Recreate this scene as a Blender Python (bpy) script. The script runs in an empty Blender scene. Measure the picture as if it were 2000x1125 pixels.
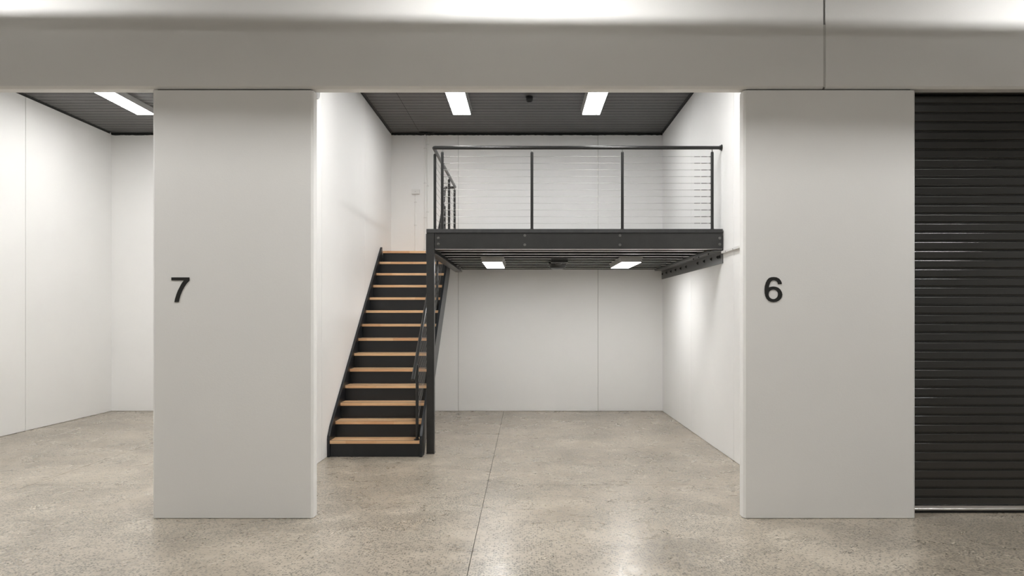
import bpy, bmesh, math, random
from mathutils import Vector, Matrix
random.seed(7)
S = bpy.context.scene
C = S.collection
PI = math.pi

# ------------------------------------------------------------------ camera
F = 1410.0; EYE = 1.66
cam = bpy.data.objects.new('camera', bpy.data.cameras.new('camera')); C.objects.link(cam)
cam.location = (0, 0, EYE); cam.rotation_euler = (PI/2, 0, 0)
cam.data.sensor_width = 36; cam.data.lens = 36*F/2000
cam.data.shift_x = -0.013; cam.data.shift_y = 0.02675
cam.data.clip_start = 0.05; cam.data.clip_end = 100
S.camera = cam
# ------------------------------------------------------------------ world, exposure, lamp powers
w = bpy.data.worlds.new('world'); S.world = w; w.use_nodes = True
w.node_tree.nodes['Background'].inputs[0].default_value = (0.9, 0.92, 1.0, 1)
w.node_tree.nodes['Background'].inputs[1].default_value = 0.15
S.view_settings.view_transform = 'Standard'; S.view_settings.look = 'None'
S.view_settings.gamma = 1; S.view_settings.use_curve_mapping = False
S.view_settings.exposure = 0.0
L_FRONT = 64.0     # front ceiling panels of the units, above the lintel line
L_UP = 31.0        # ceiling panels of the units
L_LOW = 28.0       # panels under the mezzanine
L_BAY7 = 36.0      # ceiling panels of the left unit
L_AISLE = 86.0     # aisle panels overhead by the facade, above the frame
L_REAR = 48.0      # aisle panels behind the viewer
L_COL = (1.0, 0.995, 0.985)

# ------------------------------------------------------------------ materials
def mat(name):
    m = bpy.data.materials.new(name); m.use_nodes = True
    nt = m.node_tree; b = nt.nodes['Principled BSDF']
    return m, nt, b
def N(nt, t, **kw):
    n = nt.nodes.new(t)
    for k, v in kw.items(): setattr(n, k, v)
    return n
def ramp(nt, src, stops, interp='LINEAR'):
    r = N(nt, 'ShaderNodeValToRGB'); r.color_ramp.interpolation = interp
    e = r.color_ramp.elements
    while len(e) > 1: e.remove(e[-1])
    e[0].position = stops[0][0]; e[0].color = (*stops[0][1], 1)
    for p, c in stops[1:]:
        x = e.new(p); x.color = (*c, 1)
    nt.links.new(src, r.inputs[0]); return r.outputs[0]
def g(v): return (v, v, v)
def noise(nt, vec, scale, detail=3, rough=0.5, dist=0.0):
    n = N(nt, 'ShaderNodeTexNoise'); n.inputs['Scale'].default_value = scale
    n.inputs['Detail'].default_value = detail; n.inputs['Roughness'].default_value = rough
    n.inputs['Distortion'].default_value = dist
    nt.links.new(vec, n.inputs['Vector']); return n.outputs['Fac']
def mixc(nt, f, a, b, mode='MIX'):
    m = N(nt, 'ShaderNodeMix', data_type='RGBA', blend_type=mode)
    for s, v in ((m.inputs[0], f), (m.inputs[6], a), (m.inputs[7], b)):
        if isinstance(v, (int, float)): s.default_value = v
        elif isinstance(v, tuple): s.default_value = (*v, 1)
        else: nt.links.new(v, s)
    return m.outputs[2]
def math_(nt, op, a, b=None):
    m = N(nt, 'ShaderNodeMath', operation=op)
    for s, v in zip(m.inputs, (a, b)):
        if v is None: continue
        if isinstance(v, (int, float)): s.default_value = v
        else: nt.links.new(v, s)
    return m.outputs[0]
def bump(nt, b, h, dist, strength=1.0):
    n = N(nt, 'ShaderNodeBump'); n.inputs['Distance'].default_value = dist
    n.inputs['Strength'].default_value = strength
    nt.links.new(h, n.inputs['Height']); nt.links.new(n.outputs[0], b.inputs['Normal'])
def pos(nt): return N(nt, 'ShaderNodeNewGeometry').outputs['Position']

def plain(name, col, rough=0.5, metal=0.0, var=0.06, nscale=6.0, bscale=60, bdist=0.0005, spec=0.5, stretch=None):
    m, nt, b = mat(name); p = pos(nt)
    if stretch:
        mp = N(nt, 'ShaderNodeMapping'); mp.inputs['Scale'].default_value = stretch
        nt.links.new(p, mp.inputs[0]); p = mp.outputs[0]
    n = noise(nt, p, nscale, 4, 0.6)
    lo = tuple(c*(1-var) for c in col); hi = tuple(min(1, c*(1+var)) for c in col)
    nt.links.new(ramp(nt, n, [(0.3, lo), (0.7, hi)]), b.inputs['Base Color'])
    b.inputs['Roughness'].default_value = rough; b.inputs['Metallic'].default_value = metal
    b.inputs['Specular IOR Level'].default_value = spec
    if bdist: bump(nt, b, noise(nt, p, bscale, 3, 0.6), bdist)
    return m

M = {}
M['wall'] = plain('white_wall_paint', (0.88, 0.873, 0.857), 0.6, var=0.012, nscale=1.2, bscale=35, bdist=0.0006)
M['facade'] = plain('facade_paint', (0.76, 0.753, 0.733), 0.62, var=0.012, nscale=1.3, bscale=90, bdist=0.0006)
M['sealant'] = plain('joint_sealant', (0.50, 0.49, 0.47), 0.7, var=0.05)
M['gap'] = plain('dark_joint', (0.10, 0.10, 0.095), 0.9, var=0.1)
M['black'] = plain('black_steel_paint', (0.024, 0.024, 0.0232), 0.36, var=0.15, nscale=8, bscale=120, bdist=0.0002)
M['rail'] = plain('black_rail_paint', (0.014, 0.014, 0.0135), 0.3, var=0.1, bdist=0)
M['greysteel'] = plain('dark_grey_steel', (0.075, 0.074, 0.071), 0.32, var=0.1, bdist=0, spec=0.9)
M['under'] = plain('joist_steel', (0.72, 0.71, 0.68), 0.34, 0.9, var=0.08, nscale=8, bdist=0)
M['stairblack'] = plain('charcoal_stair_paint', (0.0085, 0.0105, 0.013), 0.36, var=0.12, nscale=5, bdist=0.0002, spec=0.5)
M['deck'] = plain('black_deck_board', (0.03, 0.03, 0.03), 0.6, var=0.25, nscale=14)
M['ceil'] = plain('dark_grey_ceiling_sheet', (0.135, 0.133, 0.13), 0.42, var=0.07, nscale=3, bdist=0)
M['ceiltrim'] = plain('dark_ceiling_trim', (0.03, 0.03, 0.029), 0.6, var=0.1)
M['foam'] = plain('black_foam_groove_shade', (0.012, 0.012, 0.011), 0.9, var=0.4, nscale=40, bscale=70, bdist=0.006)
M['aisleceil'] = plain('aisle_ceiling_paint', (0.52, 0.515, 0.505), 0.7, var=0.02)
M['slat'] = plain('black_door_steel', (0.016, 0.016, 0.015), 0.2, var=0.1, nscale=2.5, bscale=3, bdist=0.0003, spec=0.9)
M['alu'] = plain('aluminium', (0.62, 0.61, 0.59), 0.32, 1.0, var=0.05, stretch=(0.3, 20, 20))
M['steel'] = plain('stainless_wire', (0.27, 0.265, 0.255), 0.5, 1.0, var=0.03, bdist=0)
M['bolt'] = plain('bolt_steel', (0.17, 0.168, 0.16), 0.4, 0.6, var=0.2, nscale=60, bdist=0)
M['boltblack'] = plain('black_bolt', (0.012, 0.012, 0.012), 0.5, var=0.1, bdist=0)
M['plastic'] = plain('white_plastic', (0.78, 0.77, 0.75), 0.4, var=0.01, bdist=0)
M['darkplastic'] = plain('black_plastic', (0.01, 0.01, 0.01), 0.35, var=0.1, bdist=0)
M['lampbody'] = plain('grey_lamp_housing', (0.34, 0.335, 0.325), 0.45, var=0.02, bdist=0)
M['sign'] = plain('black_sign_acrylic', (0.012, 0.012, 0.011), 0.4, var=0.05, bdist=0)
M['rubber'] = plain('black_rubber', (0.012, 0.012, 0.012), 0.8, var=0.2)

def emit(name, strength):
    m, nt, b = mat(name)
    b.inputs['Base Color'].default_value = (0.9, 0.9, 0.9, 1)
    n = noise(nt, pos(nt), 3, 1)
    c = ramp(nt, n, [(0, tuple(x*0.99 for x in L_COL)), (1, L_COL)])
    nt.links.new(c, b.inputs['Emission Color'])
    b.inputs['Emission Strength'].default_value = strength
    return m
M['e_up'] = emit('lit_diffuser_ceiling', L_UP)
M['e_low'] = emit('lit_diffuser_mezzanine', L_LOW)
M['e_bay7'] = emit('lit_diffuser_left_unit', L_BAY7)
M['e_aisle'] = emit('lit_diffuser_aisle', L_AISLE)
M['e_front'] = emit('lit_diffuser_front', L_FRONT)
M['e_rear'] = emit('lit_diffuser_aisle_rear', L_REAR)

def floor_mat():
    m, nt, b = mat('honed_concrete'); p = pos(nt)
    broad = noise(nt, p, 0.55, 3, 0.55, 0.4)
    patch = noise(nt, p, 1.5, 5, 0.62, 0.9)
    fine = noise(nt, p, 14, 4, 0.6)
    base = ramp(nt, patch, [(0.28, (0.29, 0.244, 0.188)), (0.5, (0.41, 0.352, 0.278)), (0.72, (0.53, 0.468, 0.382))])
    base = mixc(nt, 0.25, base, ramp(nt, fine, [(0.3, (0.31, 0.27, 0.22)), (0.7, (0.52, 0.47, 0.395))]))
    # exposed aggregate: denser where the patch noise is low
    v = N(nt, 'ShaderNodeTexVoronoi', feature='F1'); v.inputs['Scale'].default_value = 60; v.inputs['Randomness'].default_value = 1
    mp = N(nt, 'ShaderNodeMapping'); nt.links.new(p, mp.inputs[0])
    wv = N(nt, 'ShaderNodeVectorMath', operation='ADD'); nz = N(nt, 'ShaderNodeTexNoise'); nz.inputs['Scale'].default_value = 95
    sc = N(nt, 'ShaderNodeVectorMath', operation='SCALE'); sc.inputs['Scale'].default_value = 0.020
    nt.links.new(p, nz.inputs['Vector']); nt.links.new(nz.outputs['Color'], sc.inputs[0])
    nt.links.new(p, wv.inputs[0]); nt.links.new(sc.outputs[0], wv.inputs[1]); nt.links.new(wv.outputs[0], v.inputs['Vector'])
    sep = N(nt, 'ShaderNodeSeparateColor'); nt.links.new(v.outputs['Color'], sep.inputs[0])
    dn = noise(nt, p, 1.25, 4, 0.6, 0.25)
    for c, rad in (((-1.3, 6.7, 0), 1.7), ((3.7, 5.0, 0), 1.4), ((-3.9, 5.2, 0), 1.2)):   # areas ground deeper: more stone exposed
        dd = N(nt, 'ShaderNodeVectorMath', operation='DISTANCE'); dd.inputs[1].default_value = c
        nt.links.new(p, dd.inputs[0])
        dn = math_(nt, 'SUBTRACT', dn, math_(nt, 'MULTIPLY', ramp(nt, math_(nt, 'DIVIDE', dd.outputs['Value'], rad*2), [(0.15, g(1)), (0.5, g(0))]), 0.09))
    dens = ramp(nt, dn, [(0.34, g(0.80)), (0.46, g(0.58)), (0.56, g(0.34)), (0.68, g(0.12))])
    v.voronoi_dimensions = '2D'
    chosen = math_(nt, 'LESS_THAN', sep.outputs[0], dens)
    core = ramp(nt, v.outputs['Distance'], [(0.30, g(1)), (0.50, g(0))])
    sp = math_(nt, 'MULTIPLY', chosen, core)
    stone = ramp(nt, sep.outputs[1], [(0.0, (0.035, 0.034, 0.028)), (0.5, (0.12, 0.112, 0.092)), (1.0, (0.30, 0.27, 0.22))])
    col = mixc(nt, math_(nt, 'MULTIPLY', sp, 0.9), base, stone)
    v2 = N(nt, 'ShaderNodeTexVoronoi', feature='F1'); v2.voronoi_dimensions = '2D'; v2.inputs['Scale'].default_value = 150
    nt.links.new(wv.outputs[0], v2.inputs['Vector'])
    sep2 = N(nt, 'ShaderNodeSeparateColor'); nt.links.new(v2.outputs['Color'], sep2.inputs[0])
    c2 = math_(nt, 'LESS_THAN', sep2.outputs[0], math_(nt, 'MULTIPLY', dens, 0.6))
    col = mixc(nt, math_(nt, 'MULTIPLY', c2, 0.3), col, (0.15, 0.138, 0.112))
    nt.links.new(col, b.inputs['Base Color'])
    # swirls left by the grinder show in the gloss
    sw = noise(nt, p, 2.3, 4, 0.6, 2.2)
    r = ramp(nt, sw, [(0.30, g(0.24)), (0.55, g(0.32)), (0.75, g(0.40))])
    nt.links.new(r, b.inputs['Roughness'])
    b.inputs['Specular IOR Level'].default_value = 0.55
    bump(nt, b, noise(nt, p, 5, 2, 0.5), 0.0012, 0.3)
    return m
M['floor'] = floor_mat()

def wood_mat():
    m, nt, b = mat('laminated_pine')
    oi = N(nt, 'ShaderNodeObjectInfo')
    tc = N(nt, 'ShaderNodeTexCoord'); p = tc.outputs['Object']
    off = N(nt, 'ShaderNodeCombineXYZ'); nt.links.new(math_(nt, 'MULTIPLY', oi.outputs['Random'], 13.0), off.inputs[0])
    ad = N(nt, 'ShaderNodeVectorMath', operation='ADD'); nt.links.new(p, ad.inputs[0]); nt.links.new(off.outputs[0], ad.inputs[1])
    br = N(nt, 'ShaderNodeTexBrick'); br.inputs['Scale'].default_value = 1
    br.inputs['Brick Width'].default_value = 0.36; br.inputs['Row Height'].default_value = 0.048
    br.inputs['Mortar Size'].default_value = 0.0006
    br.inputs['Color1'].default_value = (0.0, 0.0, 0.0, 1); br.inputs['Color2'].default_value = (1, 1, 1, 1)
    br.inputs['Mortar'].default_value = (0.3, 0.3, 0.3, 1)
    br.offset = 0.37; br.inputs['Bias'].default_value = 0
    nt.links.new(ad.outputs[0], br.inputs['Vector'])
    c = ramp(nt, br.outputs['Color'], [(0, (0.66, 0.36, 0.19)), (0.5, (0.76, 0.48, 0.26)), (1, (0.86, 0.60, 0.36))])
    mp = N(nt, 'ShaderNodeMapping'); mp.inputs['Scale'].default_value = (2.5, 50, 50); nt.links.new(ad.outputs[0], mp.inputs[0])
    gr = noise(nt, mp.outputs[0], 2.0, 4, 0.6, 0.5)
    c = mixc(nt, 0.35, c, ramp(nt, gr, [(0.35, (0.58, 0.30, 0.14)), (0.65, (0.88, 0.62, 0.36))]))
    nt.links.new(c, b.inputs['Base Color']); b.inputs['Roughness'].default_value = 0.30
    return m
M['wood'] = wood_mat()

# ------------------------------------------------------------------ helpers
ORG = {}
def tag(o, label=None, cat=None, group=None, kind=None):
    if label: o['label'] = label
    if cat: o['category'] = cat
    if group: o['group'] = group
    if kind: o['kind'] = kind
    return o
def empty(name, loc, **kw):
    o = bpy.data.objects.new(name, None); C.objects.link(o); o.location = loc
    o.empty_display_size = 0.1; ORG[o.name] = Vector(loc); return tag(o, **kw)
def place(o, org, parent):
    ORG[o.name] = Vector(org)
    if parent is not None:
        o.parent = parent; o.location = Vector(org) - ORG[parent.name]
    else: o.location = org
def obj(name, bm, m, parent=None, smooth=False, bev=0.0, **kw):
    bmesh.ops.recalc_face_normals(bm, faces=bm.faces)
    if bev: bmesh.ops.bevel(bm, geom=[e for e in bm.edges if len(e.link_faces) == 2 and e.calc_face_angle(0) > 0.6], offset=bev, segments=2, affect='EDGES', profile=0.6, clamp_overlap=True)
    vs = [v.co for v in bm.verts]
    lo = [min(v[i] for v in vs) for i in range(3)]; hi = [max(v[i] for v in vs) for i in range(3)]
    org = Vector(((lo[0]+hi[0])/2, (lo[1]+hi[1])/2, lo[2]))
    bmesh.ops.translate(bm, verts=bm.verts, vec=-org)
    me = bpy.data.meshes.new(name)
    if smooth:
        for f in bm.faces: f.smooth = True
        for e in bm.edges:
            if len(e.link_faces) == 2 and e.calc_face_angle(0) > 0.7: e.smooth = False
    bm.to_mesh(me); bm.free(); me.materials.append(m)
    o = bpy.data.objects.new(name, me); C.objects.link(o); place(o, org, parent)
    return tag(o, **kw)
def dup(o, delta, parent=None, scale=None):
    c = o.copy(); C.objects.link(c)
    par = parent if parent is not None else o.parent
    place(c, ORG[o.name] + Vector(delta), par)
    if scale: c.scale = scale
    return c
def box(bm, x0, x1, y0, y1, z0, z1):
    v = [bm.verts.new((x, y, z)) for z in (z0, z1) for y in (y0, y1) for x in (x0, x1)]
    for f in ((0,1,3,2),(4,6,7,5),(0,4,5,1),(1,5,7,3),(3,7,6,2),(2,6,4,0)): bm.faces.new([v[i] for i in f])
    return bm
def B(*a): return box(bmesh.new(), *a)
def prism(bm, pts, axis, a, b):
    """closed 2-D outline pts extruded along axis from a to b; pts in the two remaining axes' order"""
    def mk(p, t):
        if axis == 'x': return (t, p[0], p[1])
        if axis == 'y': return (p[0], t, p[1])
        return (p[0], p[1], t)
    A = [bm.verts.new(mk(p, a)) for p in pts]; D = [bm.verts.new(mk(p, b)) for p in pts]
    bm.faces.new(A); bm.faces.new(D[::-1]); n = len(pts)
    for i in range(n): bm.faces.new((A[i], D[i], D[(i+1) % n], A[(i+1) % n]))
    return bm
def cyl(bm, p0, p1, r, seg=12, r1=None, cap=True):
    p0, p1 = Vector(p0), Vector(p1); d = (p1-p0); r1 = r if r1 is None else r1
    q = d.to_track_quat('Z', 'Y').to_matrix()
    A, D = [], []
    for i in range(seg):
        a = 2*PI*i/seg; u = q @ Vector((math.cos(a), math.sin(a), 0))
        A.append(bm.verts.new(p0+u*r)); D.append(bm.verts.new(p1+u*r1))
    for i in range(seg): bm.faces.new((A[i], A[(i+1) % seg], D[(i+1) % seg], D[i]))
    if cap: bm.faces.new(A[::-1]); bm.faces.new(D)
    return bm
def tube(bm, pts, r, seg=14):
    pts = [Vector(p) for p in pts]; rings = []; up = None
    for i, p in enumerate(pts):
        t = ((pts[i+1]-p).normalized() if i < len(pts)-1 else Vector()) + ((p-pts[i-1]).normalized() if i else Vector())
        t.normalize()
        if up is None:
            up = Vector((0, 0, 1)) if abs(t.z) < 0.9 else Vector((1, 0, 0))
        side = t.cross(up).normalized(); upn = side.cross(t).normalized(); up = upn
        rings.append([bm.verts.new(p + side*math.cos(2*PI*k/seg)*r + upn*math.sin(2*PI*k/seg)*r) for k in range(seg)])
    for a, b in zip(rings, rings[1:]):
        for k in range(seg): bm.faces.new((a[k], a[(k+1) % seg], b[(k+1) % seg], b[k]))
    bm.faces.new(rings[0][::-1]); bm.faces.new(rings[-1]); return bm
def lathe(bm, prof, c, seg=28):
    rings = []
    for r, z in prof:
        rings.append([bm.verts.new((c[0]+r*math.cos(2*PI*k/seg), c[1]+r*math.sin(2*PI*k/seg), z)) for k in range(seg)] if r > 1e-6 else [bm.verts.new((c[0], c[1], z))])
    for a, b in zip(rings, rings[1:]):
        for k in range(seg):
            k2 = (k+1) % seg
            if len(a) == 1: bm.faces.new((a[0], b[k], b[k2]))
            elif len(b) == 1: bm.faces.new((a[k], b[0], a[k2]))
            else: bm.faces.new((a[k], a[k2], b[k2], b[k]))
    return bm
def arc(cy, cz, r, a0, a1, n):
    return [(cy+r*math.cos(a0+(a1-a0)*i/n), cz+r*math.sin(a0+(a1-a0)*i/n)) for i in range(n+1)]

# ------------------------------------------------------------------ key planes
YF, YB = 5.895, 12.51          # facade face, back wall
YF2 = 6.005                    # back of the facade slabs
XL, XR = -2.322, 2.375         # centre unit side walls
ZC = 4.82                      # unit ceiling
ZL = 3.513                     # lintel underside
Y0 = -3.0                      # far side of the aisle
ZA = 4.90                      # aisle ceiling
XE0, XE1 = -9.35, 8.60

# ------------------------------------------------------------------ floor
fl = empty('floor', (0, 4, -0.15), kind='structure', label='honed beige concrete floor with dark speckled aggregate and saw-cut joints', cat='floor')
xs = [XE0, -4.845, -0.372, 4.10, XE1]; ys = [Y0-0.2, 2.4, 7.07, YB+0.2]
gx, gy = 0.0026, 0.0024
for i in range(4):
    for j in range(3):
        obj('slab', B(xs[i]+gx, xs[i+1]-gx, ys[j]+gy, ys[j+1]-gy, -0.15, 0.0), M['floor'], fl)
obj('joint_filler', B(XE0, XE1, Y0-0.2, YB+0.2, -0.149, -0.010), M['gap'], fl)

# ------------------------------------------------------------------ walls
def panel_wall(name, label, axis, plane, thick, cuts, z0, z1, m, gapw=0.006, direction=1):
    """wall of precast panels: axis 'x' runs along X at y=plane, axis 'y' runs along Y at x=plane; thickness goes to +direction"""
    a, b = sorted((plane, plane+direction*thick))
    mid = (cuts[0]+cuts[-1])/2
    e = empty(name, (mid, plane, 0) if axis == 'x' else (plane, mid, 0), kind='structure', label=label, cat='wall')
    for k in range(len(cuts)-1):
        u0 = cuts[k] + (gapw/2 if k else 0); u1 = cuts[k+1] - (gapw/2 if k < len(cuts)-2 else 0)
        bm = B(u0, u1, a, b, z0, z1) if axis == 'x' else B(a, b, u0, u1, z0, z1)
        obj('panel', bm, m, e, bev=0.003)
    for c in cuts[1:-1]:
        h = gapw/2
        fa, fb = (a+0.006, b-0.006)
        bm = B(c-h, c+h, fa, fb, z0+0.004, z1) if axis == 'x' else B(fa, fb, c-h, c+h, z0+0.004, z1)
        obj('sealant_strip', bm, M['sealant'], e)
    return e
panel_wall('wall_back', 'white painted back wall of tall concrete panels', 'x', YB, 0.15, [XE0, -8.42, -6.0, -3.582, -1.162, 1.26, 3.68, 6.1, XE1], 0.004, ZA, M['wall'], 0.008)
panel_wall('wall_left', 'white painted panel wall on the left of the middle unit, behind the stairs', 'y', XL, 0.15, [YF2+0.001, 8.24, 10.46, YB-0.002], 0.004, ZC, M['wall'], 0.006, -1)
panel_wall('wall_right', 'white painted panel wall on the right of the middle unit', 'y', XR, 0.15, [YF2+0.001, 8.23, 10.34, YB-0.002], 0.004, ZC, M['wall'], 0.006, 1)
panel_wall('wall_outer_left', 'white painted panel wall on the left of unit 7', 'y', -7.17, 0.15, [YF2+0.001, 8.2, 10.36, YB-0.002], 0.004, ZC, M['wall'], 0.012, -1)
panel_wall('wall_outer_right', 'white wall at the far side of unit 6 behind the closed door', 'y', 7.22, 0.15, [YF2+0.001, 9.2, YB-0.002], 0.004, ZC, M['wall'], 0.006, 1)
def shell(name, bm, m, label):
    return obj(name, bm, m, None, kind='structure', label=label, cat='wall')
shell('wall_aisle_rear', B(XE0, XE1, Y0-0.15, Y0, 0, ZA), M['facade'], 'painted wall on the far side of the aisle, behind the viewer')
shell('wall_aisle_left', B(XE0-0.15, XE0, Y0, YF, 0, ZA), M['facade'], 'painted end wall of the aisle far to the left')
shell('wall_aisle_right', B(XE1, XE1+0.15, Y0, YF, 0, ZA), M['facade'], 'painted end wall of the aisle far to the right')

# facade: piers and lintel panels with chamfered edges
fr = empty('wall_front', (0, YF, 0), kind='structure', label='painted concrete front with wide piers between unit openings and deep lintel above', cat='wall')
CH = 0.018
def pier(x0, x1):
    c = CH
    prof = [(x0, YF+c), (x0+c, YF), (x1-c, YF), (x1, YF+c), (x1, YF2), (x0, YF2)]
    return obj('pier', prism(bmesh.new(), prof, 'z', 0.003, ZL-0.014), M['facade'], fr, bev=0.002)
for x0, x1 in ((-7.86, -6.55), (-3.047, -1.733), (1.783, 3.189), (6.66, 8.05)):
    pier(x0, x1)
    obj('joint_filler', B(x0+0.03, x1-0.03, YF+0.03, YF2-0.01, ZL-0.014, ZL), M['gap'], fr)
def lintel(x0, x1):
    c = 0.02
    prof = [(YF, ZL+c), (YF+c, ZL), (YF2, ZL), (YF2, ZA), (YF, ZA)]
    return obj('lintel_panel', prism(bmesh.new(), prof, 'x', x0, x1), M['facade'], fr, bev=0.003)
XJ = 2.444
lintel(XE0, XJ-0.009); lintel(XJ+0.009, XE1)
obj('sealant_strip', B(XJ-0.009, XJ+0.009, YF+0.003, YF2-0.002, ZL+0.012, 4.035), M['sealant'], fr)
obj('joint_filler', B(XJ-0.009, XJ+0.009, YF+0.045, YF2-0.002, 4.035, ZA), M['sealant'], fr)

# ------------------------------------------------------------------ ceilings
ce = empty('ceiling', (0, 9.2, ZC), kind='structure', label='dark grey ribbed metal ceiling over the units', cat='ceiling')
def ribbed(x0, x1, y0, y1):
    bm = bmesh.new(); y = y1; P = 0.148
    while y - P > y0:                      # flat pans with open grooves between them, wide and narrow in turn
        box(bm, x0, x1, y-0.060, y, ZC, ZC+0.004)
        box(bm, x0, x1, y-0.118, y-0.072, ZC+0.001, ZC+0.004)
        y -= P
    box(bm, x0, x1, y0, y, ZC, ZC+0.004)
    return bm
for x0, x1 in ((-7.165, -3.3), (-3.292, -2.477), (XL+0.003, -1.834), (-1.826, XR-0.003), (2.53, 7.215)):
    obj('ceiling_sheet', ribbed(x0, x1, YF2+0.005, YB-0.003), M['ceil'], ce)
obj('groove_shade_backing', B(XE0, XE1, YF2+0.002, YB, ZC+0.032, ZC+0.06), M['foam'], ce)  # added black sheet above the gaps, standing in for shade in the rib grooves
# edge angles and foam at the wall junctions
for x, s in ((XL, 1), (XR, -1), (-7.17, 1), (-2.472, -1)):
    bm = bmesh.new(); prism(bm, [(x+s*0.001, ZC-0.026), (x+s*0.006, ZC-0.026), (x+s*0.006, ZC-0.006), (x+s*0.036, ZC-0.006), (x+s*0.036, ZC-0.001), (x+s*0.001, ZC-0.001)], 'y', YF2+0.01, YB-0.06)
    obj('edge_angle', bm, M['ceiltrim'], ce)
def foam_bead(x0, x1):
    bm = bmesh.new(); n = int((x1-x0)/0.03); rows = []
    for i in range(n+1):
        x = x0+(x1-x0)*i/n; r = 0.026+random.uniform(-0.0025, 0.0025)
        rows.append([bm.verts.new((x, YB-0.002-r*math.sin(a)*1.5, ZC-0.001-r*(1-math.cos(a))*0.75)) for a in (0, 0.5, 1.0, 1.5, 2.1, 2.7, 3.14)])
    for a, b in zip(rows, rows[1:]):
        for k in range(6): bm.faces.new((a[k], a[k+1], b[k+1], b[k]))
    return bm
obj('foam_seal', foam_bead(XL+0.004, XR-0.004), M['foam'], ce, smooth=True)
obj('foam_seal', foam_bead(-7.16, -2.48), M['foam'], ce, smooth=True)
bm = bmesh.new()
for q in range(9):
    c = Vector((-1.70+random.uniform(-0.11, 0.12), YB-0.06+random.uniform(-0.02, 0.02), ZC-0.028+random.uniform(-0.006, 0.006)))
    mt = Matrix.Translation(c) @ Matrix.Diagonal((random.uniform(0.035, 0.06), random.uniform(0.03, 0.05), random.uniform(0.015, 0.024), 1))
    bmesh.ops.create_icosphere(bm, subdivisions=2, radius=1, matrix=mt)
for v in bm.verts: v.co += Vector([random.uniform(-0.004, 0.004) for _ in range(3)])
obj('foam_lump', bm, M['foam'], ce, smooth=True)

ac = obj('ceiling_aisle', B(XE0, XE1, Y0, YF, ZA, ZA+0.1), M['aisleceil'], None, kind='structure', label='painted ceiling over the aisle, above the view', cat='ceiling')
# added unseen beam below the aisle ceiling, shaped to shade the lintel and piers
bm = bmesh.new()
box(bm, XE0+0.01, XE1-0.01, 5.16, 5.43, 4.075, 4.345)
for v in bm.verts: v.co.z += -(v.co.x)*0.008
obj('added_shadow_beam', bm, M['aisleceil'], ac)

# ------------------------------------------------------------------ roller shutter door of unit 6
XD0, XD1, YD = 3.13, 6.72, 6.064
dr = empty('door_1', ((XD0+XD1)/2, YD, 0), kind='structure', label='closed black ribbed roller shutter door at the right edge', cat='door')
P = 0.0768
prof = [(0.010, 0.0), (0.003, 0.003), (0.0, 0.007)] + [(0.0055-0.0055*math.cos(a), 0.0565+0.0055*math.sin(a)) for a in [PI/2*i/8 for i in range(9)]] + [(0.0125, 0.0625), (0.0125, 0.0668), (0.0095, 0.0688), (0.0125, 0.0708), (0.0125, P), (0.0140, P), (0.0140, 0.0), ]
z0 = 0.064
slat = obj('slat', prism(bmesh.new(), [(YD+y, z0+z) for y, z in prof], 'x', XD0, XD1), M['slat'], dr)
for k in range(1, 46): dup(slat, (0, 0, k*P))
obj('bottom_rail', prism(bmesh.new(), [(YD-0.006, 0.024), (YD-0.010, 0.030), (YD-0.010, 0.036), (YD-0.005, 0.042), (YD-0.003, 0.062), (YD+0.014, 0.062), (YD+0.014, 0.024)], 'x', XD0, XD1), M['alu'], dr, label='silver metal bottom rail')
obj('rubber_seal', B(XD0, XD1, YD+0.0, YD+0.012, 0.002, 0.0235), M['rubber'], dr)
obj('seam_strip', B(XD0, XD1, YD-0.0016, YD-0.0001, 1.754, 1.758), M['slat'], dr)
def guide(x0, x1, par, m):
    obj('guide_rail', B(x0, x1, YF2+0.012, YD+0.06, 0.002, 3.62), m, par)
guide(XD0-0.045, XD0-0.003, dr, M['slat']); guide(XD1+0.003, XD1+0.045, dr, M['slat'])

# rolled-up doors of the two open units: only a drum bracket peeks out under the lintel
def rolled(name, x0, x1, label):
    cy, cz, R = YF2+0.30, 3.90, 0.19
    t = empty(name, ((x0+x1)/2, cy, cz-R), label=label, cat='roller door')
    bm = bmesh.new(); cyl(bm, (x0, cy, cz), (x1, cy, cz), R, 40)
    obj('rolled_curtain', bm, M['slat'], t, smooth=True)
    for s, x in ((1, x0), (-1, x1)):
        bm = bmesh.new()
        pr = [(cy+0.16, cz+0.22), (cy-0.16, cz+0.22)] + [(cy-0.04+0.085*math.cos(a), 3.615+0.075*math.sin(a)) for a in [PI+PI*i/10 for i in range(11)]]
        prism(bm, pr, 'x', x-s*0.05, x-s*0.004)
        obj('end_bracket', bm, M['lampbody'], t, bev=0.002)
        gx0 = x - s*0.05
        obj('guide_rail', B(min(gx0, gx0+s*0.045), max(gx0, gx0+s*0.045), YF2+0.012, YF2+0.07, 0.002, 3.52), M['slat'], t)
    return t
rolled('rolled_door', -1.80, 1.92, 'roller door coiled up behind the lintel of the middle unit, grey bracket showing at its upper left corner')
rolled('rolled_door', -6.50, -3.07, 'roller door coiled up behind the lintel of unit 7 at left')

# ------------------------------------------------------------------ mezzanine platform
YD0 = 8.645                    # front of the platform
ZD = 2.695                     # deck level
XC0, XC1 = -1.184, -1.092      # column
mz = empty('mezzanine_platform', (0.6, 10.5, 0), label='black steel mezzanine platform on a square column, spanning to the right wall', cat='mezzanine')
obj('deck_board', B(XC0, XR-0.012, YD0-0.006, YB-0.004, ZD-0.046, ZD), M['deck'], mz, bev=0.002)
obj('column', B(XC0, XC1, YD0, YD0+0.089, 0.008, ZD-0.047), M['black'], mz, bev=0.004)
obj('base_plate', B(XC0-0.004, XC1+0.002, YD0-0.004, YD0+0.12, 0.0, 0.008), M['black'], mz)
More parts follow.
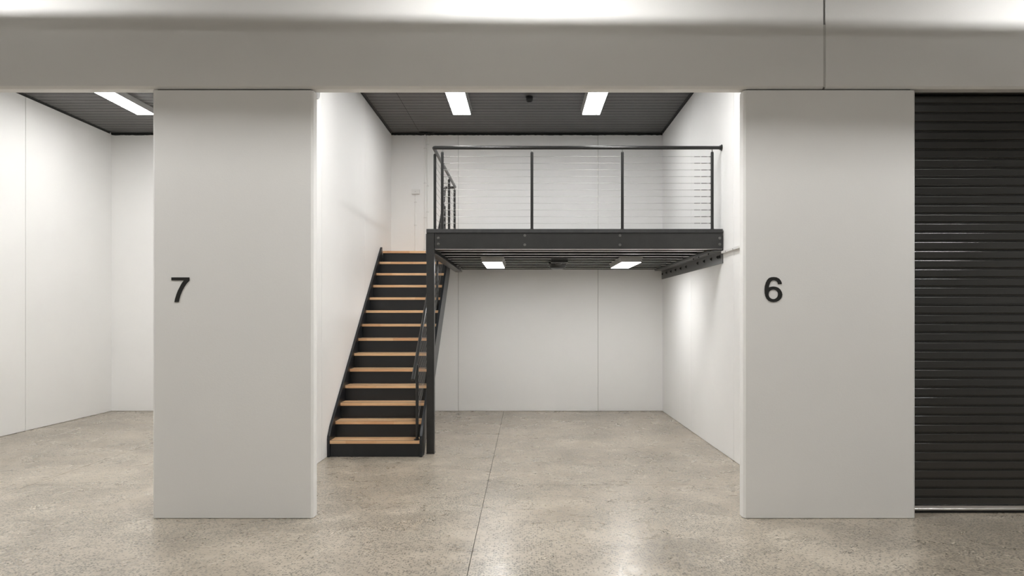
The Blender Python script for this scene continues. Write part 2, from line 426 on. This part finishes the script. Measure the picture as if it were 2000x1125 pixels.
# front channel: web plus turned lips
bm = bmesh.new()
x0, x1 = XC1+0.006, XR-0.014
zt, zb = ZD-0.048, 2.457
prism(bm, [(YD0+0.004, zb), (YD0+0.004, zt), (YD0+0.075, zt), (YD0+0.075, zt-0.008), (YD0+0.012, zt-0.008), (YD0+0.012, zb+0.008), (YD0+0.075, zb+0.008), (YD0+0.075, zb)], 'x', x0, x1)
fb = obj('front_beam', bm, M['black'], mz, bev=0.0015)
obj('end_plate', B(x1-0.001, x1+0.008, YD0+0.004, YD0+0.09, zb-0.02, zt-0.03), M['black'], mz)
def bolt(name, p, d, m, parent, r=0.018, washer=0.0225):
    bm = bmesh.new(); p = Vector(p); d = Vector(d)
    cyl(bm, p, p+d*0.003, washer, 16); cyl(bm, p+d*0.003, p+d*0.013, r*0.82, 6); cyl(bm, p+d*0.013, p+d*0.020, r*0.5, 10)
    return obj(name, bm, m, parent)
sc = 163.1
b0 = None
for px, py in ((856, 465), (856, 476.5), (1025, 460), (1025, 478), (1211, 460), (1211, 478.3), (1406, 465), (1406, 477)):
    p = ((px-1026)/sc, YD0+0.004, EYE+(616-py)/sc)
    bolt('bolt', p, (0, -1, 0), M['bolt'], fb, 0.016, 0.0168)
# joists
jz0 = 2.459; jprof = lambda y: [(y, jz0), (y+0.070, jz0), (y+0.070, jz0+0.015), (y+0.067, jz0+0.015), (y+0.067, jz0+0.003), (y+0.003, jz0+0.003), (y+0.003, ZD-0.052), (y+0.067, ZD-0.052), (y+0.070, ZD-0.049), (y, ZD-0.049)]
ya = 8.93
j0 = obj('joist', prism(bmesh.new(), jprof(ya), 'x', XC1+0.004, XR-0.16), M['boltblack'], mz)
f0 = obj('bottom_flange', B(XC1+0.004, XR-0.16, ya-0.002, ya+0.085, jz0-0.004, jz0-0.0003), M['under'], j0, label='pale steel flange')
for k in range(1, 9):
    j = dup(j0, (0, k*0.405, 0)); dup(f0, (0, k*0.405, 0), j)
obj('bottom_flange', B(XC1+0.008, XR-0.016, YD0+0.006, YD0+0.09, 2.4525, 2.4565), M['under'], fb, label='pale steel flange')
obj('rear_beam', B(XC1+0.004, XR-0.14, YB-0.08, YB-0.005, 2.455, ZD-0.048), M['black'], mz)
# left side beam
xb0, xb1 = -1.205, -1.092
bm = bmesh.new()
prism(bm, [(xb0, 2.410), (xb1, 2.410), (xb1, 2.420), (xb0+0.012, 2.420), (xb0+0.012, ZD-0.060), (xb1, ZD-0.060), (xb1, ZD-0.048), (xb0, ZD-0.048)], 'y', YD0+0.092, YB-0.006)
obj('side_beam', bm, M['greysteel'], mz, bev=0.002)
# right ledger: angle bolted to the wall
bm = bmesh.new()
prism(bm, [(XR-0.135, 2.438), (XR-0.002, 2.438), (XR-0.002, 2.285), (XR-0.014, 2.285), (XR-0.014, 2.428), (XR-0.135, 2.428)], 'y', YD0+0.01, YB-0.006)
la = obj('ledger_angle', bm, M['greysteel'], mz, bev=0.0015)
bm = bmesh.new()
prism(bm, [(XR-0.155, 2.439), (XR-0.002, 2.439), (XR-0.002, 2.447), (XR-0.147, 2.447), (XR-0.147, ZD-0.06), (XR-0.155, ZD-0.06)], 'y', YD0+0.09, YB-0.10)
obj('wall_beam', bm, M['black'], mz)
for yy in (12.40, 12.05, 11.68, 11.32, 10.95, 10.58, 9.87, 9.51, 9.15, 8.84, 8.76):
    bolt('bolt', (XR-0.014, yy, 2.372), (-1, 0, 0), M['boltblack'], la, 0.020, 0.024)
for yy in (8.95, 9.45, 9.75):
    bolt('bolt', (XR-0.105, yy, 2.428), (0, 0, -1), M['boltblack'], la, 0.007, 0.010)

# ------------------------------------------------------------------ staircase
NR, RISE, GO, YS = 14, ZD/14, 0.241, 8.45
SX0, SX1 = XL+0.002, -1.208    # outer faces of the stringers
TH = 0.030
nz = lambda y: RISE + (y-YS)*RISE/GO
st = empty('staircase', ((SX0+SX1)/2, YS, 0), label='steep black staircase with fourteen pine treads against the left wall of the middle unit', cat='stairs')
ytop = YS+(NR-1)*GO
def stringer(x0, x1):
    up, dn = 0.085, 0.34; sl = RISE/GO
    yf = YS-0.004
    ye = 11.575
    yfl = YS + (dn-RISE)/sl
    zf = 0.208
    ytl = YS + (zf-RISE-up)/sl
    pts = [(yf, 0.0), (yf, zf), (max(yf+0.001, YS+0.006), nz(YS+0.006)+up*0.6), (YS+0.10, nz(YS+0.10)+up), (ye-0.03, nz(ye-0.03)+up), (ye, nz(ye-0.03)+up)]
    pts += [(ye, nz(ye)-dn+0.02), (ye-0.02, nz(ye-0.02)-dn), (yfl, 0.0)]
    return obj('stringer', prism(bmesh.new(), pts, 'x', x0, x1), M['stairblack'], st, bev=0.002)
stringer(SX0, SX0+TH); stringer(SX1-TH, SX1)
tx0, tx1 = SX0+TH+0.0005, SX1-TH-0.0005
TT = 0.036
tread = obj('tread', B(tx0, tx1, YS, YS+0.262, RISE-TT, RISE), M['wood'], st, bev=0.003, label='laminated pine tread')
riser = obj('riser', B(tx0, tx1, YS+0.020, YS+0.036, 0.001, RISE-TT-0.0005), M['stairblack'], st)
strip = obj('nosing_strip', B(tx0+0.01, tx1-0.01, YS+0.010, YS+0.022, RISE+0.0001, RISE+0.0022), M['rubber'], tread)
for k in range(1, NR):
    d = (0, k*GO, k*RISE)
    if k < NR-1:
        t = dup(tread, d); dup(strip, d, t)
    r = obj('riser', B(tx0, tx1, YS+k*GO+0.022, YS+k*GO+0.036, k*RISE+0.0005, (k+1)*RISE-TT-0.0005), M['stairblack'], st)
obj('landing_board', B(tx0, XC0-0.024, ytop, YB-0.006, ZD-TT, ZD), M['wood'], st, bev=0.003, label='laminated pine landing at the top')
obj('landing_frame', B(tx0, tx1, ytop+0.04, YB-0.006, ZD-0.20, ZD-TT-0.001), M['stairblack'], st)
for k in range(NR-1):            # steel cleats under the tread ends, seen inside the left stringer
    bm = bmesh.new(); y, z = YS+k*GO, (k+1)*RISE-TT
    prism(bm, [(y+0.045, z-0.001), (y+0.20, z-0.001), (y+0.20, z-0.006), (y+0.051, z-0.006), (y+0.051, z-0.045), (y+0.045, z-0.045)], 'x', tx0, tx0+0.03)
    obj('cleat', bm, M['stairblack'], st)

# ------------------------------------------------------------------ railings
RZ = 3.685; RR = 0.021; PR = 0.018
CZ = [3.578-0.0805*k for k in range(11)]
def post(par, x, y, zb, ztop):
    bm = bmesh.new(); cyl(bm, (x, y, zb+0.006), (x, y, ztop-0.012), PR, 20)
    o = obj('post', bm, M['rail'], par, smooth=True)
    bm = bmesh.new(); cyl(bm, (x, y, zb), (x, y, zb+0.0055), 0.040, 24); cyl(bm, (x, y, zb+0.0055), (x, y, zb+0.012), PR+0.004, 20)
    obj('base_flange', bm, M['rail'], o)
    bm = bmesh.new(); cyl(bm, (x, y, ztop-0.012), (x, y, ztop), PR, 20, PR*0.8)
    obj('post_cap', bm, M['rail'], o, smooth=True)
    return o
def pin(par, x, y, za, zb_):
    bm = bmesh.new(); cyl(bm, (x, y, za), (x, y, zb_), 0.0065, 10)
    return obj('saddle_pin', bm, M['steel'], par, smooth=True)
br = empty('balcony_railing', (0.65, YD0+0.08, ZD), label='black post and wire railing along the front and left edge of the mezzanine', cat='railing')
YP = YD0+0.075; XS = -1.107
pts = [(XR-0.010, YP, RZ), (XS+0.06, YP, RZ)] + [(XS+0.06-0.06*math.sin(a), YP+0.06-0.06*math.cos(a), RZ) for a in (0.3, 0.6, 0.9, 1.2)] + [(XS, YP+0.06, RZ), (XS, 11.36, RZ)]
pts = [(XR-0.010, YP, RZ), (XS-0.0+0.02, YP, RZ), (XS+0.006, YP+0.006, RZ), (XS, YP+0.02, RZ), (XS, 11.38, RZ)] + [(XS-0.05+0.05*math.cos(a), 11.38+0.05*math.sin(a), RZ) for a in (0.4, 0.8, 1.2)] + [(XS-0.05, 11.43, RZ), (-1.225, 11.43, RZ)]
hr = obj('handrail', tube(bmesh.new(), pts, RR, 18), M['rail'], br, smooth=True)
bm = bmesh.new(); cyl(bm, (XR-0.001, YP, RZ), (XR-0.010, YP, RZ), 0.038, 24); cyl(bm, (XR-0.010, YP, RZ), (XR-0.028, YP, RZ), 0.028, 24)
obj('wall_flange', bm, M['rail'], br, smooth=True)
FX = [-1.003, 0.080, 1.172, 2.257]
fposts = []
for x in FX:
    o = post(br, x, YP, ZD, 3.634); pin(o, x, YP, 3.634, RZ-RR); fposts.append(o)
SY = [8.84, 10.48, 11.30]
for y in SY:
    o = post(br, XS, y, ZD, 3.634); pin(o, XS, y, 3.634, RZ-RR)
CR = 0.0016
def cable(par, a, b, endfit=True, turn=True):
    a, b = Vector(a), Vector(b); d = (b-a).normalized(); L = (b-a).length
    bm = bmesh.new(); cyl(bm, a, b, CR, 8)
    o = obj('wire', bm, M['steel'], par, smooth=True)
    if endfit:
        bm = bmesh.new(); cyl(bm, a, a+d*0.012, 0.0065, 10); cyl(bm, a+d*0.012, a+d*0.075, 0.0035, 10)
        obj('swage_fitting', bm, M['steel'], o, smooth=True)
    if turn:
        bm = bmesh.new(); cyl(bm, b, b-d*0.014, 0.007, 10); cyl(bm, b-d*0.014, b-d*0.05, 0.0032, 10)
        cyl(bm, b-d*0.05, b-d*0.115, 0.0048, 10); cyl(bm, b-d*0.13, b-d*0.20, 0.0040, 10)
        obj('turnbuckle', bm, M['steel'], o, smooth=True)
    return o
for k, z in enumerate(CZ):
    cable(br, (FX[0]+PR-0.002, YP, z), (FX[3]-PR+0.002, YP, z))
    cable(br, (XS, SY[0]+PR-0.002, z), (XS, SY[2]-PR+0.002, z))

XH = -1.277
sr = empty('stair_railing', (XH, 9.9, RISE), label='black post and wire railing climbing the right side of the stairs', cat='railing')
RH = 0.87
ang = RISE/GO
rail = [(XH-0.012, 8.27, nz(8.27)+RH), (XH-0.012, 8.30, nz(8.30)+RH)]
rail += [(XH-0.012, y, nz(y)+RH) for y in (9.0, 10.0, 11.0, 11.16)]
rail += [(XH, 11.28, 3.44), (XH, 11.36, 3.56), (XH+0.002, 11.41, 3.66), (XH+0.012, 11.43, 3.682), (-1.232, 11.43, RZ)]
obj('handrail', tube(bmesh.new(), rail, RR, 16), M['rail'], sr, smooth=True)
pys = []
for i in (1, 5, 9, 13):
    y = YS+(i-1)*GO+0.075; zb_ = i*RISE; zt_ = nz(y)+RH-0.045
    o = post(sr, XH, y, zb_+0.0003, zt_)
    bm = bmesh.new(); cyl(bm, (XH, y, zt_), (XH-0.008, y, nz(y)+RH-RR+0.004), 0.0065, 10)
    obj('saddle_pin', bm, M['steel'], o, smooth=True); pys.append(y)
for k in range(9):
    h = 0.10+0.083*k
    a = Vector((XH, pys[0]+PR, nz(pys[0]+PR)+h)); b = Vector((XH, pys[3]-PR, nz(pys[3]-PR)+h))
    cable(sr, a, b, True, True)

# ------------------------------------------------------------------ lamps
def panel_light(name, x, y0, y1, zt, h, em, label, group=None, wid=0.275, strut=True):
    t = empty(name, (x, (y0+y1)/2, zt-h), label=label, cat='ceiling light', group=group)
    bm = bmesh.new(); a = wid/2
    prism(bm, [(x-a, zt-h), (x-a-0.022, zt), (x+a+0.022, zt), (x+a, zt-h)], 'y', y0-0.006, y1+0.006)
    obj('housing', bm, M['lampbody'], t, bev=0.002)
    obj('diffuser', B(x-a+0.006, x+a-0.006, y0, y1, zt-h-0.004, zt-h-0.0005), em, t)
    return t
LY0, LY1 = 9.86, 11.07
zu = ZC-0.001
panel_light('ceiling_light', -0.972, LY0, LY1, zu, 0.075, M['e_up'], 'lit white ceiling light panel left of the smoke detector on the dark ceiling', None)
panel_light('ceiling_light', 1.008, LY0, LY1, zu, 0.075, M['e_up'], 'lit white ceiling light panel right of the smoke detector on the dark ceiling', None)
panel_light('ceiling_light', -5.82, LY0, LY1, zu, 0.075, M['e_bay7'], 'long lit white ceiling light panel in the unit at the far left', None)
panel_light('ceiling_light', -3.82, LY0, LY1, zu, 0.075, M['e_bay7'], 'lit ceiling light panel of unit 7 hidden behind the left pier', None)
panel_light('ceiling_light', -0.972, 6.75, 7.96, zu, 0.075, M['e_front'], 'front left ceiling light of the middle unit, above the lintel line', None)
panel_light('ceiling_light', 1.008, 6.75, 7.96, zu, 0.075, M['e_front'], 'front right ceiling light of the middle unit, above the lintel line', None)
panel_light('ceiling_light', -5.82, 6.75, 7.96, zu, 0.075, M['e_front'], 'front left ceiling light of the far left unit, above the lintel line', None)
panel_light('ceiling_light', -3.82, 6.75, 7.96, zu, 0.075, M['e_front'], 'front right ceiling light of the far left unit, above the lintel line', None)
zl = 2.4545
panel_light('mezzanine_light', -0.452, LY0, LY1, zl, 0.068, M['e_low'], 'lit white light panel under the mezzanine, the left one', None)
panel_light('mezzanine_light', 1.448, LY0, LY1, zl, 0.068, M['e_low'], 'lit white light panel under the mezzanine, the right one near the wall', None)
for n, x in enumerate((-4.75, 0.05, 4.85)):
    t = empty('aisle_light', (x, 4.605, ZA-0.10), label=('aisle ceiling light above the frame, in front of ' + ('the left unit', 'the middle unit', 'the closed roller door')[n]), cat='ceiling light')
    obj('housing', B(x-0.62, x+0.62, 4.455, 4.755, ZA-0.09, ZA-0.001), M['lampbody'], t, bev=0.002)
    obj('diffuser', B(x-0.60, x+0.60, 4.47, 4.74, ZA-0.096, ZA-0.0905), M['e_aisle'], t)
for n, x in enumerate((-4.75, 0.05, 4.85)):
    t = empty('aisle_light', (x, 0.4, ZA-0.10), label=('aisle ceiling light behind the viewer, in line with ' + ('the left unit', 'the middle unit', 'the closed roller door')[n]), cat='ceiling light')
    obj('housing', B(x-0.62, x+0.62, 0.25, 0.55, ZA-0.09, ZA-0.001), M['lampbody'], t, bev=0.002)
    obj('diffuser', B(x-0.60, x+0.60, 0.265, 0.535, ZA-0.096, ZA-0.0905), M['e_rear'], t)

# ------------------------------------------------------------------ detectors
sd = empty('smoke_detector', (0.060, 10.42, ZC-0.09), label='small black smoke detector between the two ceiling lights', cat='smoke detector')
obj('base', lathe(bmesh.new(), [(0, ZC-0.001), (0.052, ZC-0.001), (0.054, ZC-0.03), (0, ZC-0.03)], (0.060, 10.42)), M['darkplastic'], sd, smooth=True)
obj('sensor_dome', lathe(bmesh.new(), [(0, ZC-0.0305), (0.048, ZC-0.031), (0.050, ZC-0.055), (0.042, ZC-0.075), (0.030, ZC-0.085), (0, ZC-0.087)], (0.060, 10.42)), M['darkplastic'], sd, smooth=True)

un = empty('underside_detector', (0.49, 10.5, 2.34), label='round black alarm unit hanging from a box under the mezzanine between its two lights', cat='detector')
obj('mounting_box', B(0.362, 0.600, 10.17, 10.30, 2.405, 2.4545), M['black'], un, bev=0.002)
obj('mounting_arm', B(0.44, 0.52, 10.30, 10.75, 2.440, 2.4545), M['black'], un)
obj('nozzle', lathe(bmesh.new(), [(0, 2.439), (0.058, 2.439), (0.056, 2.425), (0.040, 2.388), (0, 2.386)], (0.475, 10.38)), M['black'], un, smooth=True)
obj('bell_housing', lathe(bmesh.new(), [(0, 2.439), (0.138, 2.436), (0.143, 2.420), (0.120, 2.385), (0.116, 2.362), (0.08, 2.350), (0, 2.346)], (0.478, 10.74), 36), M['black'], un, smooth=True)

# ------------------------------------------------------------------ conduits, box, cable duct
def conduit(name, x, z0, z1, label, saddles, r=0.0125, y=None):
    y = YB-r-0.001 if y is None else y
    t = empty(name, (x, y, z0), label=label, cat='conduit')
    bm = bmesh.new(); cyl(bm, (x, y, z0), (x, y, z1), r, 14)
    obj('pipe', bm, M['wall'], t, smooth=True)
    for z in saddles:
        bm = bmesh.new(); cyl(bm, (x, y, z-0.009), (x, y, z+0.009), r+0.003, 14); box(bm, x-r-0.016, x+r+0.016, YB-0.004, YB-0.0005, z-0.009, z+0.009)
        obj('saddle_clip', bm, M['plastic'], t)
    return t
conduit('conduit', -1.735, ZD+0.002, ZC-0.03, 'white conduit left of a pair running up the back wall to the ceiling', (2.80, 3.35, 3.95, 4.55))
conduit('conduit', -1.692, ZD+0.002, ZC-0.03, 'white conduit right of a pair running up the back wall to the ceiling', (2.85, 3.45, 3.90, 4.62), r=0.010)
conduit('conduit', -1.903, ZD+0.002, 3.755, 'short white conduit dropping from the junction box to the stair landing', (2.72, 3.22, 3.62), r=0.009)
jb = empty('junction_box', (-1.896, YB-0.02, 3.762), label='white rectangular junction box on the back wall above the stairs', cat='junction box')
obj('box_body', B(-1.962, -1.826, YB-0.048, YB-0.001, 3.758, 3.838), M['plastic'], jb, bev=0.003)
obj('indicator', B(-1.904, -1.892, YB-0.050, YB-0.0481, 3.795, 3.801), M['lampbody'], jb)
cd = empty('cable_duct', (XR-0.017, 7.4, 2.40), label='white cable duct on the right wall running forward from the ledger angle', cat='cable duct')
obj('duct_body', B(XR-0.032, XR-0.001, YF2+0.08, YD0-0.01, 2.400, 2.428), M['plastic'], cd, bev=0.002)
for y in (7.2, 7.75, 8.15, 8.45):
    bm = bmesh.new(); cyl(bm, (XR-0.032, y, 2.41), (XR-0.036, y, 2.41), 0.006, 8)
    obj('screw', bm, M['bolt'], cd)

# ------------------------------------------------------------------ unit numbers
def glyph(name, label, ox, oy, loops):
    cu = bpy.data.curves.new(name, 'CURVE'); cu.dimensions = '2D'; cu.fill_mode = 'BOTH'; cu.extrude = 0.002
    for lp in loops:
        sp = cu.splines.new('POLY'); sp.points.add(len(lp)-1); sp.use_cyclic_u = True
        for q, (a, b) in zip(sp.points, lp):
            px, py = ox+a/12.5, oy+b/12.5
            q.co = ((px-1026)/239.2, EYE+(616-py)/239.2, 0, 1)
    tmp = bpy.data.objects.new('tmp', cu); C.objects.link(tmp)
    me = bpy.data.meshes.new_from_object(tmp.evaluated_get(bpy.context.evaluated_depsgraph_get()))
    bpy.data.objects.remove(tmp)
    bm = bmesh.new(); bm.from_mesh(me); bpy.data.meshes.remove(me)
    bmesh.ops.transform(bm, matrix=Matrix.Translation((0, YF-0.0026, 0)) @ Matrix.Rotation(PI/2, 4, 'X'), verts=bm.verts)
    bmesh.ops.remove_doubles(bm, verts=bm.verts, dist=1e-5)
    return obj(name, bm, M['sign'], None, label=label, cat='number sign')
glyph('number_sign', 'black number 7 on the left pier', 320, 520, [[(188,272),(628,272),(628,350),(560,425),(500,515),(450,610),(410,710),(385,800),(368,876),(262,876),(280,790),(310,690),(345,600),(395,500),(440,415),(495,347),(188,345)]])
hole = [(377+115*math.cos(2*PI*i/28), 685+117*math.sin(2*PI*i/28)) for i in range(28)]
glyph('number_sign', 'black number 6 on the right pier', 1480, 520, [[(585,437),(490,437),(480,400),(455,365),(420,347),(385,342),(345,352),(315,380),(290,430),(275,475),(265,520),(300,505),(345,496),(385,494),(440,502),(500,525),(550,570),(582,625),(596,690),(584,755),(552,805),(505,845),(445,870),(380,877),(320,868),(260,840),(215,795),(182,730),(165,650),(163,560),(172,480),(195,400),(230,330),(275,285),(330,267),(390,263),(455,270),(515,300),(555,345),(578,390)], hole])

# things of one kind share a group
GR = {'ceiling_light': 'light panels on the ceilings of the units', 'mezzanine_light': 'light panels under the mezzanine', 'aisle_light': 'aisle ceiling lights',
      'conduit': 'white conduits on the back wall', 'number_sign': 'unit numbers on the piers', 'rolled_door': 'coiled roller doors behind the lintel',}
for o in C.objects:
    k = o.name.split('.')[0]
    if o.parent is None and k in GR: o['group'] = GR[k]
